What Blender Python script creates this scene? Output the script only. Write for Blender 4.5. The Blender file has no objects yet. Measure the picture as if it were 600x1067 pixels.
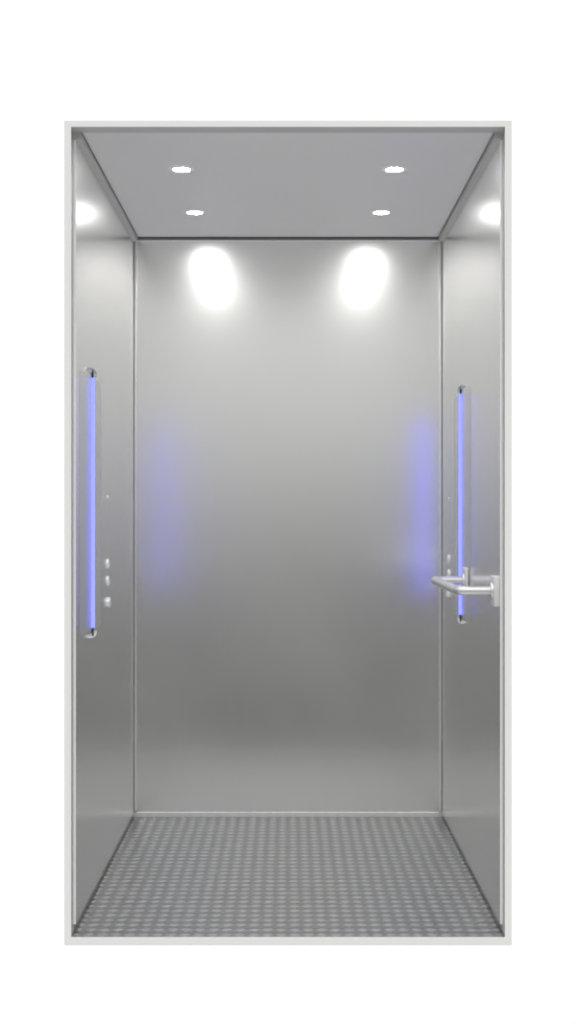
import bpy, bmesh, math
from mathutils import Vector

S = bpy.context.scene
C = S.collection
PI = math.pi

# ---------------------------------------------------------------- camera numbers
F, CY, IW, IH = 1409.0, 537.0, 600.0, 1067.0     # focal length and horizon in image pixels
DIST, EYE = 3.43, 1.071                           # lens to door plane, lens height

# ---------------------------------------------------------------- car numbers (metres, floor = 0, door plane y = 0)
XW = 0.5475        # inner face of side walls
XO = 0.562         # outer face of side walls
YB = 1.38          # face of back wall
ZC = 2.059         # underside of ceiling panel
ZT = 2.042         # top of side wall panels
ZB = 0.016         # bottom of side wall panels


# ---------------------------------------------------------------- helpers
def box(bm, x0, x1, y0, y1, z0, z1, bev=0.0, seg=2):
    x0, x1 = sorted((x0, x1)); y0, y1 = sorted((y0, y1)); z0, z1 = sorted((z0, z1))
    vs = [bm.verts.new((x, y, z)) for z in (z0, z1) for y in (y0, y1) for x in (x0, x1)]
    fs = [bm.faces.new([vs[i] for i in f]) for f in
          ((0, 2, 3, 1), (4, 5, 7, 6), (0, 1, 5, 4), (2, 6, 7, 3), (0, 4, 6, 2), (1, 3, 7, 5))]
    if bev > 0:
        es = list({e for f in fs for e in f.edges})
        bmesh.ops.bevel(bm, geom=es, offset=bev, segments=seg, profile=0.5, affect='EDGES')


def lathe(bm, profile, axis='Z', origin=(0, 0, 0), n=40):
    """profile = [(r, h)...] spun about an axis through origin; r == 0 closes the surface."""
    o = Vector(origin)
    rings = []
    for r, h in profile:
        def pt(a):
            c, s = r * math.cos(a), r * math.sin(a)
            if axis == 'Z':
                return o + Vector((c, s, h))
            return o + Vector((h, c, s))          # axis X
        if r < 1e-9:
            rings.append([bm.verts.new(pt(0))])
        else:
            rings.append([bm.verts.new(pt(2 * PI * k / n)) for k in range(n)])
    for A, B in zip(rings, rings[1:]):
        for k in range(n):
            k2 = (k + 1) % n
            if len(A) == 1 and len(B) == 1:
                continue
            if len(A) == 1:
                bm.faces.new((A[0], B[k2], B[k]))
            elif len(B) == 1:
                bm.faces.new((A[k], A[k2], B[0]))
            else:
                bm.faces.new((A[k], A[k2], B[k2], B[k]))


def fillet(pts, r, n=8):
    out = [Vector(pts[0])]
    for a, b, c in zip(pts, pts[1:], pts[2:]):
        a, b, c = Vector(a), Vector(b), Vector(c)
        u, v = (a - b).normalized(), (c - b).normalized()
        ang = u.angle(v)
        t = r / math.tan(ang / 2)
        cen = b + (u + v).normalized() * (r / math.sin(ang / 2))
        p0, p1 = b + u * t - cen, b + v * t - cen
        tot = p0.angle(p1)
        for k in range(n + 1):
            s = k / n
            q = (p0 * math.sin((1 - s) * tot) + p1 * math.sin(s * tot)) / math.sin(tot)
            out.append(cen + q)
    out.append(Vector(pts[-1]))
    return out


def tube(bm, pts, r, n=24):
    pts = [Vector(p) for p in pts]
    rings = []
    up = Vector((0, 0, 1))
    for i, p in enumerate(pts):
        t = (pts[min(i + 1, len(pts) - 1)] - pts[max(i - 1, 0)]).normalized()
        side = t.cross(up).normalized()
        u2 = side.cross(t).normalized()
        rings.append([bm.verts.new(p + side * r * math.cos(2 * PI * k / n) + u2 * r * math.sin(2 * PI * k / n))
                      for k in range(n)])
    for A, B in zip(rings, rings[1:]):
        for k in range(n):
            bm.faces.new((A[k], A[(k + 1) % n], B[(k + 1) % n], B[k]))
    bm.faces.new(rings[0][::-1]); bm.faces.new(rings[-1])


def obj(name, bm, mat, parent=None, smooth=False, loc=None):
    bmesh.ops.recalc_face_normals(bm, faces=bm.faces[:])
    me = bpy.data.meshes.new(name)
    bm.to_mesh(me); bm.free()
    me.materials.append(mat)
    if smooth:
        for p in me.polygons:
            p.use_smooth = True
        try:
            me.set_sharp_from_angle(angle=math.radians(40))
        except Exception:
            pass
    o = bpy.data.objects.new(name, me)
    C.objects.link(o)
    if loc:
        o.location = loc
    if parent:
        o.parent = parent
    return o


def struct(name, bm, mat, label=None, smooth=False):
    o = obj(name, bm, mat, smooth=smooth)
    o['kind'] = 'structure'
    if label:
        o['label'] = label
    return o


def thing(name, label, cat, loc, group=None):
    o = bpy.data.objects.new(name, None)
    o.empty_display_size = 0.05
    C.objects.link(o)
    o.location = loc
    o['label'] = label; o['category'] = cat
    if group:
        o['group'] = group
    return o


# ---------------------------------------------------------------- materials
def principled(name, col, metal=0.0, rough=0.5, spec=None):
    m = bpy.data.materials.new(name); m.use_nodes = True
    b = m.node_tree.nodes['Principled BSDF']
    b.inputs['Base Color'].default_value = (*col, 1)
    b.inputs['Metallic'].default_value = metal
    b.inputs['Roughness'].default_value = rough
    if spec is not None:
        b.inputs['Specular IOR Level'].default_value = spec
    return m


def brushed(name, col, rough, grain=(700, 700, 4), amount=0.04, metal=1.0, bump=0.02):
    """satin stainless steel: fine grain drawn along one direction, in roughness, colour and relief."""
    m = principled(name, col, metal, rough)
    nt = m.node_tree; N, L = nt.nodes, nt.links
    b = N['Principled BSDF']
    tc = N.new('ShaderNodeTexCoord')
    mp = N.new('ShaderNodeMapping'); mp.inputs['Scale'].default_value = grain
    L.new(tc.outputs['Object'], mp.inputs['Vector'])
    n1 = N.new('ShaderNodeTexNoise'); n1.inputs['Scale'].default_value = 1.0; n1.inputs['Detail'].default_value = 3
    L.new(mp.outputs[0], n1.inputs['Vector'])
    n2 = N.new('ShaderNodeTexNoise'); n2.inputs['Scale'].default_value = 2.2; n2.inputs['Detail'].default_value = 2
    L.new(tc.outputs['Object'], n2.inputs['Vector'])
    add = N.new('ShaderNodeMath'); add.operation = 'ADD'
    L.new(n1.outputs[0], add.inputs[0]); L.new(n2.outputs[0], add.inputs[1])
    r = N.new('ShaderNodeMapRange')
    r.inputs['From Min'].default_value = 0.6; r.inputs['From Max'].default_value = 1.4
    r.inputs['To Min'].default_value = rough - amount; r.inputs['To Max'].default_value = rough + amount
    L.new(add.outputs[0], r.inputs['Value']); L.new(r.outputs[0], b.inputs['Roughness'])
    bp = N.new('ShaderNodeBump'); bp.inputs['Strength'].default_value = bump; bp.inputs['Distance'].default_value = 0.001
    L.new(n1.outputs[0], bp.inputs['Height']); L.new(bp.outputs[0], b.inputs['Normal'])
    return m


def emitter(name, col, strength):
    m = bpy.data.materials.new(name); m.use_nodes = True
    nt = m.node_tree
    for n in list(nt.nodes):
        nt.nodes.remove(n)
    e = nt.nodes.new('ShaderNodeEmission'); out = nt.nodes.new('ShaderNodeOutputMaterial')
    e.inputs['Color'].default_value = (*col, 1); e.inputs['Strength'].default_value = strength
    nt.links.new(e.outputs[0], out.inputs['Surface'])
    return m


M_WALL = brushed('brushed_steel', (0.85, 0.85, 0.84), 0.25, amount=0.02, bump=0.0)
M_CEIL = brushed('ceiling_steel', (0.80, 0.80, 0.795), 0.45, grain=(500, 6, 500), bump=0.0, metal=0.6)
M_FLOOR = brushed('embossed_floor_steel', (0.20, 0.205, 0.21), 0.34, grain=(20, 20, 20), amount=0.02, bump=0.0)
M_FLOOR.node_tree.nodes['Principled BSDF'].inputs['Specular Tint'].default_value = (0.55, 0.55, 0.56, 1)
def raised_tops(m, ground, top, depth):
    # shading of the embossing put into the colour: cushion tops lighter, ground between darker
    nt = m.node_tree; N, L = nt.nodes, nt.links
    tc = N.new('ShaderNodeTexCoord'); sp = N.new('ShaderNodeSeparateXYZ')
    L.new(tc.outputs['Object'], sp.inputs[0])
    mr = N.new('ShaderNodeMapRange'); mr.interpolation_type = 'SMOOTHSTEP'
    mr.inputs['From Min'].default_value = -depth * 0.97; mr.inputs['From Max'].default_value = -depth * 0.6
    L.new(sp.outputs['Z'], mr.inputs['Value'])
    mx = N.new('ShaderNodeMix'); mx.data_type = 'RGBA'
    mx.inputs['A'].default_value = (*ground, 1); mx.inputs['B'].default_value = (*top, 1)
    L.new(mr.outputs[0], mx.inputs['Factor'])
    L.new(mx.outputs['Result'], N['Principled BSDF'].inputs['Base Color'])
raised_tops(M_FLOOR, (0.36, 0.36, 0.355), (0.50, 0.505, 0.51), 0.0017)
M_TRIM = brushed('satin_trim', (0.55, 0.545, 0.53), 0.55, grain=(300, 10, 300), bump=0.0, metal=0.3)
M_POST = brushed('corner_steel', (0.82, 0.82, 0.81), 0.35, bump=0.0)
M_EDGE = principled('bright_edge_steel', (0.93, 0.93, 0.93), 0.0, 0.5)
M_DARK = principled('dark_gap_lining', (0.26, 0.26, 0.25), 0.2, 0.6)
M_BASE = brushed('dark_skirting_steel', (0.42, 0.42, 0.41), 0.45, grain=(20, 20, 600), bump=0.0)
M_REVEAL = principled('grey_reveal_paint', (0.50, 0.50, 0.49), 0.2, 0.5)
M_FRAME = principled('light_grey_paint', (0.84, 0.84, 0.825), 0.0, 0.55, 0.3)
M_HOUS = principled('panel_housing_steel', (0.78, 0.78, 0.77), 1.0, 0.42)
M_RAIL = principled('satin_rail_steel', (0.70, 0.70, 0.69), 0.9, 0.3)
M_PLATE = principled('pale_rail_bracket', (0.80, 0.80, 0.79), 0.4, 0.4)
M_BTN = principled('button_steel', (0.90, 0.90, 0.89), 0.5, 0.3)
M_CAP = principled('polished_cap_steel', (0.88, 0.88, 0.87), 0.6, 0.25)
M_SLOT = principled('black_slot', (0.02, 0.02, 0.02), 0.0, 0.5)
M_RING = principled('lamp_ring_paint', (0.92, 0.92, 0.91), 0.0, 0.4)
M_LAMP = emitter('downlight_glow', (1.0, 0.99, 0.97), 150.0)
M_BLUE = emitter('blue_light_bar_glow', (0.066, 0.077, 1.0), 6.2)

# ---------------------------------------------------------------- the setting: lift car shell
# light frame around the opening
bm = bmesh.new()
xo, xi, zt, zi, zb = 0.5672, 0.5502, 2.0727, 2.057, -0.0195
y0, y1 = 0.0, 0.004
outer = [(-xo, zb), (xo, zb), (xo, zt), (-xo, zt)]
inner = [(-xi, 0.0), (xi, 0.0), (xi, zi), (-xi, zi)]
vo = [[bm.verts.new((x, y, z)) for x, z in outer] for y in (y0, y1)]
vi = [[bm.verts.new((x, y, z)) for x, z in inner] for y in (y0, y1)]
for k in range(4):
    k2 = (k + 1) % 4
    bm.faces.new((vo[0][k], vo[0][k2], vi[0][k2], vi[0][k]))
    bm.faces.new((vo[1][k], vi[1][k], vi[1][k2], vo[1][k2]))
    bm.faces.new((vo[0][k], vo[1][k], vo[1][k2], vo[0][k2]))
    bm.faces.new((vi[0][k], vi[0][k2], vi[1][k2], vi[1][k]))
bmesh.ops.bevel(bm, geom=[e for e in bm.edges if all(abs(v.co.y) < 1e-6 for v in e.verts) and
                          all(abs(abs(v.co.x) - xo) < 1e-6 for v in e.verts)],
                offset=0.0012, segments=2, affect='EDGES')
struct('trim_1', bm, M_FRAME, 'light grey frame around the car opening')

# floor: slab plus an embossed skin of small cushions in straight rows
bm = bmesh.new()
px, py = 0.0352, 0.0425
FX, FY0, FY1 = 0.5525, 0.008, YB
nx, ny = int(2 * FX / px * 9), int((FY1 - FY0) / py * 10)
ux = [-FX + 2 * FX * i / nx for i in range(nx + 1)]
uy = [FY0 + (FY1 - FY0) * j / ny for j in range(ny + 1)]
def cushion(x, y):
    a = abs(((x - 0.0) / px) % 1.0 - 0.5) * 2       # 0 at cushion centre, 1 between
    b = abs(((y - FY0) / py) % 1.0 - 0.5) * 2
    r = (abs(a / 1.1) ** 1.3 + abs(b / 1.1) ** 1.3) ** (1 / 1.3)
    return 0.0017 * (0.5 + 0.5 * math.cos(PI * min(r, 1.0))) - 0.0017
rows = [[bm.verts.new((x, y, cushion(x, y))) for x in ux] for y in uy]
for j in range(ny):
    for i in range(nx):
        bm.faces.new((rows[j][i], rows[j][i + 1], rows[j + 1][i + 1], rows[j + 1][i]))
# skirt and underside of the slab
bot = {}
def low(x, y):
    k = (round(x, 5), round(y, 5))
    if k not in bot:
        bot[k] = bm.verts.new((x, y, -0.018))
    return bot[k]
for i in range(nx):
    bm.faces.new((rows[0][i + 1], rows[0][i], low(ux[i], uy[0]), low(ux[i + 1], uy[0])))
    bm.faces.new((rows[ny][i], rows[ny][i + 1], low(ux[i + 1], uy[ny]), low(ux[i], uy[ny])))
for j in range(ny):
    bm.faces.new((rows[j][0], rows[j + 1][0], low(ux[0], uy[j + 1]), low(ux[0], uy[j])))
    bm.faces.new((rows[j + 1][nx], rows[j][nx], low(ux[nx], uy[j]), low(ux[nx], uy[j + 1])))
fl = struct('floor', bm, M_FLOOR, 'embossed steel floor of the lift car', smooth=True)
bm = bmesh.new()
box(bm, -XO, XO, 0.004, 0.008, -0.018, -0.004)
struct('trim_2', bm, M_DARK, 'dark joint between floor and front frame')

# side walls
for s, nm in ((-1, 'left'), (1, 'right')):
    bm = bmesh.new()
    box(bm, s * XW, s * XO, 0.064, YB - 0.018, ZB, ZT, 0.0006, 1)
    struct('wall_' + nm, bm, M_WALL, 'brushed steel %s wall panel' % nm)
    bm = bmesh.new()
    box(bm, s * (XW + 0.005), s * XO, 0.064, YB, -0.018, ZB)
    struct('baseboard_' + nm, bm, M_BASE, 'dark recessed skirting under the %s wall' % nm)
    bm = bmesh.new()
    box(bm, s * XW, s * (XW + 0.006), 0.057, 0.064, ZB, ZT - 0.002, 0.0008, 2)
    struct('trim_%d' % (3 if s < 0 else 4), bm, M_EDGE, 'bright front edge strip of the %s wall' % nm)
    bm = bmesh.new()
    box(bm, s * (XW + 0.006), s * 0.5655, 0.004, 0.064, -0.018, zi)
    struct('trim_%d' % (5 if s < 0 else 6), bm, M_REVEAL, 'grey reveal between the frame and the %s wall' % nm)
    bm = bmesh.new()
    box(bm, s * (XW + 0.006), s * XO, YB - 0.018, YB, ZB, ZT)
    struct('trim_%d' % (14 if s < 0 else 15), bm, M_DARK, 'dark joint lining at the %s back corner' % nm)
    bm = bmesh.new()
    box(bm, s * 0.5345, s * XO, 0.055, YB, ZT, 2.066, 0.0008, 1)
    struct('trim_%d' % (7 if s < 0 else 8), bm, M_TRIM, 'grey cove along the top of the %s wall' % nm)
    # corner upright against the back wall
    bm = bmesh.new()
    box(bm, s * 0.5365, s * 0.5492, YB - 0.006, YB + 0.012, 0.02, 2.046, 0.002, 3)
    struct('trim_%d' % (9 if s < 0 else 10), bm, M_POST, 'slim steel upright in the %s back corner' % nm, smooth=True)

# back wall, its upper rail, skirting and lip
bm = bmesh.new()
box(bm, -XO, XO, YB, YB + 0.012, 0.0125, 2.0435, 0.0005, 1)
box(bm, -XO, XO, YB + 0.010, YB + 0.016, 2.0435, 2.0735)
struct('wall_back', bm, M_WALL, 'brushed steel back wall panel')
bm = bmesh.new()
box(bm, -0.5365, 0.5365, YB - 0.003, YB + 0.012, 2.0435, 2.0515, 0.001, 2)
struct('trim_11', bm, M_POST, 'steel rail along the top of the back wall')
bm = bmesh.new()
box(bm, -0.5525, 0.5525, YB, YB + 0.012, -0.018, 0.0125)
struct('baseboard_back', bm, M_POST, 'steel skirting under the back wall')
bm = bmesh.new()
tube(bm, [(-0.5365, YB - 0.0005, 0.0145), (0.5365, YB - 0.0005, 0.0145)], 0.0018, 12)
struct('trim_12', bm, M_EDGE, 'bright lip along the foot of the back wall', smooth=True)

# ceiling panel and roof above it
bm = bmesh.new()
box(bm, -0.5315, 0.5315, 0.060, YB - 0.012, ZC, 2.0655, 0.0008, 1)
struct('ceiling', bm, M_CEIL, 'satin steel ceiling panel')
bm = bmesh.new()
box(bm, -XO, XO, 0.02, YB + 0.016, 2.066, 2.0735)
box(bm, -XO, XO, YB + 0.001, YB + 0.010, 2.0515, 2.066)
struct('trim_16', bm, M_DARK, 'roof plate above the ceiling panel')
bm = bmesh.new()
box(bm, -XO, XO, 0.004, 0.055, zi, 2.066)
struct('trim_13', bm, M_TRIM, 'grey head strip behind the top of the frame')

# ---------------------------------------------------------------- ceiling downlights
R1, R0 = 0.0385, 0.0250
LX, LYN, LYF = 0.3035, 0.427, 0.975
def make_light(label):
    t = thing('ceiling_downlight', label, 'ceiling light', (0, 0, ZC), 'recessed downlights in the car ceiling')
    b = bmesh.new()
    lathe(b, [(R0, 0.0), (R0, -0.0022), (R0 + 0.0008, -0.0026), (R1 - 0.003, -0.0024), (R1, -0.0006), (R1, 0.0)])
    obj('bezel', b, M_RING, t, True)
    b = bmesh.new()
    lathe(b, [(R0 - 0.0002, -0.0002), (R0 - 0.0002, -0.0025), (R0 * 0.7, -0.0026), (0, -0.0026)])
    obj('lamp_lens', b, M_LAMP, t, True)
    return t
lt = make_light('')
spots = [(-LX, LYN, 'round white downlight in the ceiling, left one of the front pair'),
         (LX, LYN, 'round white downlight in the ceiling, right one of the front pair'),
         (-LX, LYF, 'round white downlight near the back wall, left one of the rear pair'),
         (LX, LYF, 'round white downlight near the back wall, right one of the rear pair')]
for i, (x, y, lab) in enumerate(spots):
    if i == 0:
        t = lt
    else:
        t = lt.copy(); C.objects.link(t)
        for ch in list(lt.children):
            c = ch.copy(); C.objects.link(c); c.parent = t
    t.location = (x, y, ZC); t['label'] = lab

# ---------------------------------------------------------------- control panels with blue light bars
def control_panel(s, yc, label):
    """s = -1 on the left wall, +1 on the right wall; local u runs into the car, w out of the wall."""
    t = thing('control_panel', label, 'control panel', (s * XW, yc, 0.733), 'control panels with blue light bars')
    Z0, Z1 = 0.0, 0.744                 # local z, panel foot to head
    X = lambda w: -s * w
    # flat plate carrying the buttons
    b = bmesh.new()
    box(b, X(-0.0006), X(0.0012), 0.201, 0.46, Z0 + 0.004, Z1 - 0.004, 0.0005, 1)
    obj('button_plate', b, M_WALL, t)
    # shallow bowed housing with tapered ends
    def bow(b, z_list, grow, u0=-0.20, u1=0.20, hmax=0.004, n=32):
        rings = []
        for z, g in zip(z_list, grow):
            ring = []
            for k in range(n + 1):
                a = -1 + 2 * k / n
                uu = a * (u1 - u0) / 2 * (0.25 + 0.75 * g) + (u0 + u1) / 2
                ring.append(b.verts.new((X(hmax * g * (1 - a * a) + 0.0002), uu, z)))
            rings.append(ring)
        for A, B in zip(rings, rings[1:]):
            for k in range(n):
                b.faces.new((A[k], A[k + 1], B[k + 1], B[k]))
    b = bmesh.new()
    bow(b, [0.012, 0.016, 0.026, 0.20, 0.50, 0.719, 0.729, 0.733], [0.02, 0.75, 1, 1, 1, 1, 0.75, 0.02])
    obj('housing', b, M_HOUS, t, True)
    for up in (0, 1):
        # small scooped cup closing each end of the housing, rim outward
        b = bmesh.new()
        na, ntt = 20, 6
        fr, bk = [], []
        for k in range(na + 1):
            a = -1 + 2 * k / na
            c = math.sqrt(max(0.0, 1 - a * a))
            colf = []
            for q in range(ntt + 1):
                tt = q / ntt
                z = 0.0145 - tt * 0.0145 * c
                w = 0.0042 * c + 0.0050 * tt * tt * c + 0.0003
                colf.append(b.verts.new((X(w), 0.105 * a, 0.744 - z if up else z)))
            fr.append(colf)
            zz = 0.0145 - 0.0145 * c
            bk.append(b.verts.new((X(0.0001), 0.105 * a, 0.744 - zz if up else zz)))
        for k in range(na):
            for q in range(ntt):
                b.faces.new((fr[k][q], fr[k + 1][q], fr[k + 1][q + 1], fr[k][q + 1]))
            b.faces.new((fr[k][ntt], fr[k + 1][ntt], bk[k + 1], bk[k]))
        bmesh.ops.remove_doubles(b, verts=b.verts[:], dist=1e-5)
        obj('end_cap', b, M_CAP, t, True)
        b = bmesh.new()
        za, zb_ = (0.002, 0.0265) if not up else (0.7185, 0.742)
        box(b, X(0.0), X(0.0085), -0.0035, 0.0035, za, zb_, 0.001, 2)
        obj('slot', b, M_SLOT, t)
    # light bar: half round glowing tube along the crest
    b = bmesh.new()
    n, r = 16, 0.0095
    prof = [(0.0025 + r * math.sin(PI * k / n), r * math.cos(PI * k / n)) for k in range(n + 1)]
    A = [b.verts.new((X(w), u, 0.0265)) for w, u in prof]
    B = [b.verts.new((X(w), u, 0.7185)) for w, u in prof]
    for k in range(n):
        b.faces.new((A[k], A[k + 1], B[k + 1], B[k]))
    b.faces.new((A[0], B[0], B[n], A[n])); b.faces.new(A); b.faces.new(B)
    lb = obj('light_bar', b, M_BLUE, t, True)
    lb['label'] = 'glowing blue vertical light bar'
    # push buttons
    for z, w in ((0.924, 0.0065), (0.873, 0.0065), (0.808, 0.0095)):
        b = bmesh.new()
        R = 0.0155
        lathe(b, [(0, 0.001), (R, 0.001), (R, w - 0.002), (R - 0.0015, w), (R - 0.003, w), (R - 0.004, w - 0.001), (0, w - 0.001)],
              axis='X', n=32)
        for v in b.verts:
            v.co.x = X(v.co.x); v.co.y += 0.345; v.co.z += z - 0.733
        obj('button', b, M_BTN, t, True)
    b = bmesh.new()
    lathe(b, [(0, 0.001), (0.005, 0.001), (0.0045, 0.003), (0, 0.0036)], axis='X', n=20)
    for v in b.verts:
        v.co.x = X(v.co.x); v.co.y += 0.345; v.co.z += 1.127 - 0.733
    obj('indicator', b, M_BTN, t, True)
    return t

control_panel(-1, 0.32, 'steel control panel with vertical blue light bar on the left wall')
control_panel(1, 0.815, 'steel control panel with vertical blue light bar on the right wall behind the handrail')

# ---------------------------------------------------------------- handrail on the right wall
ZR, XR, YN, YF = 0.8735, 0.445, 0.11, 0.68
t = thing('handrail', 'satin steel U-shaped tubular handrail on the right wall', 'handrail', (XW, YN, ZR))
b = bmesh.new()
tube(b, [Vector(p) - Vector((XW, YN, ZR)) for p in
         fillet([(0.538, YN, ZR), (XR, YN, ZR), (XR, YF, ZR), (0.538, YF, ZR)], 0.024, 8)], 0.0128, 28)
obj('rail', b, M_RAIL, t, True)
for y in (YN, YF):
    b = bmesh.new()
    box(b, -0.0135, 0.0 if y == YN else -0.0042, y - YN - 0.037, y - YN + 0.037, -0.039, 0.039, 0.003, 3)
    p = obj('mounting_plate', b, M_PLATE, t, True)
    b = bmesh.new()
    lathe(b, [(0.0129, -0.020), (0.020, -0.019), (0.0215, -0.017), (0.0215, -0.012)], axis='X', n=32)
    for v in b.verts:
        v.co.y += y - YN
    obj('collar', b, M_RAIL, p, True)

# ---------------------------------------------------------------- surroundings: white studio behind, graded studio in front
w = bpy.data.worlds.new('studio'); S.world = w; w.use_nodes = True
nt = w.node_tree; N, L = nt.nodes, nt.links
for n in list(N):
    N.remove(n)
tc = N.new('ShaderNodeTexCoord'); sp = N.new('ShaderNodeSeparateXYZ')
L.new(tc.outputs['Generated'], sp.inputs[0])
mr = N.new('ShaderNodeMapRange'); mr.inputs['From Min'].default_value = -1; mr.inputs['From Max'].default_value = 1
L.new(sp.outputs['Z'], mr.inputs['Value'])
cr = N.new('ShaderNodeValToRGB'); cr.color_ramp.interpolation = 'LINEAR'
stops = [(-1, .64), (-.40, .58), (-.27, .46), (-.19, .10), (-.14, .02), (-.10, .02), (-.06, .02), (-.02, .155), (0.02, .39), (.06, .59), (.10, .68), (.25, .68), (.5, 1.1), (1, 2.0)]
e = cr.color_ramp.elements
GAIN = 1.2
for i, (z, v) in enumerate(stops):
    if i == 0:
        el = e[0]; el.position = 0.0
    elif i == len(stops) - 1:
        el = e[len(e) - 1]; el.position = 1.0
    else:
        el = e.new((z + 1) / 2)
    el.color = (v, v, v * 0.99, 1)
L.new(mr.outputs[0], cr.inputs[0])
gm = N.new('ShaderNodeVectorMath'); gm.operation = 'SCALE'; gm.inputs['Scale'].default_value = GAIN
L.new(cr.outputs[0], gm.inputs[0])
my = N.new('ShaderNodeMapRange'); my.inputs['From Min'].default_value = -0.05; my.inputs['From Max'].default_value = 0.25
L.new(sp.outputs['Y'], my.inputs['Value'])
mx = N.new('ShaderNodeMix'); mx.data_type = 'RGBA'
L.new(my.outputs[0], mx.inputs['Factor']); L.new(gm.outputs[0], mx.inputs['A'])
mx.inputs['B'].default_value = (1.02, 1.02, 1.02, 1)
bg = N.new('ShaderNodeBackground'); L.new(mx.outputs['Result'], bg.inputs['Color'])
out = N.new('ShaderNodeOutputWorld'); L.new(bg.outputs[0], out.inputs['Surface'])

# ---------------------------------------------------------------- camera and view
cam = bpy.data.cameras.new('camera'); co = bpy.data.objects.new('camera', cam); C.objects.link(co)
co.location = (0, -DIST, EYE); co.rotation_euler = (PI / 2, 0, 0)
cam.sensor_fit = 'VERTICAL'; cam.sensor_height = 36.0
cam.lens = F / IH * 36.0
cam.shift_y = (CY - IH / 2) / IH
cam.clip_start = 0.05
S.camera = co
S.view_settings.view_transform = 'Standard'; S.view_settings.look = 'None'
S.view_settings.exposure = 0.0; S.view_settings.gamma = 1.0
S.view_settings.use_curve_mapping = False
S.cycles.use_denoising = True
S.cycles.max_bounces = 16; S.cycles.glossy_bounces = 12; S.cycles.diffuse_bounces = 6
S.cycles.caustics_reflective = True; S.cycles.blur_glossy = 0.0
S.cycles.sample_clamp_indirect = 6.0
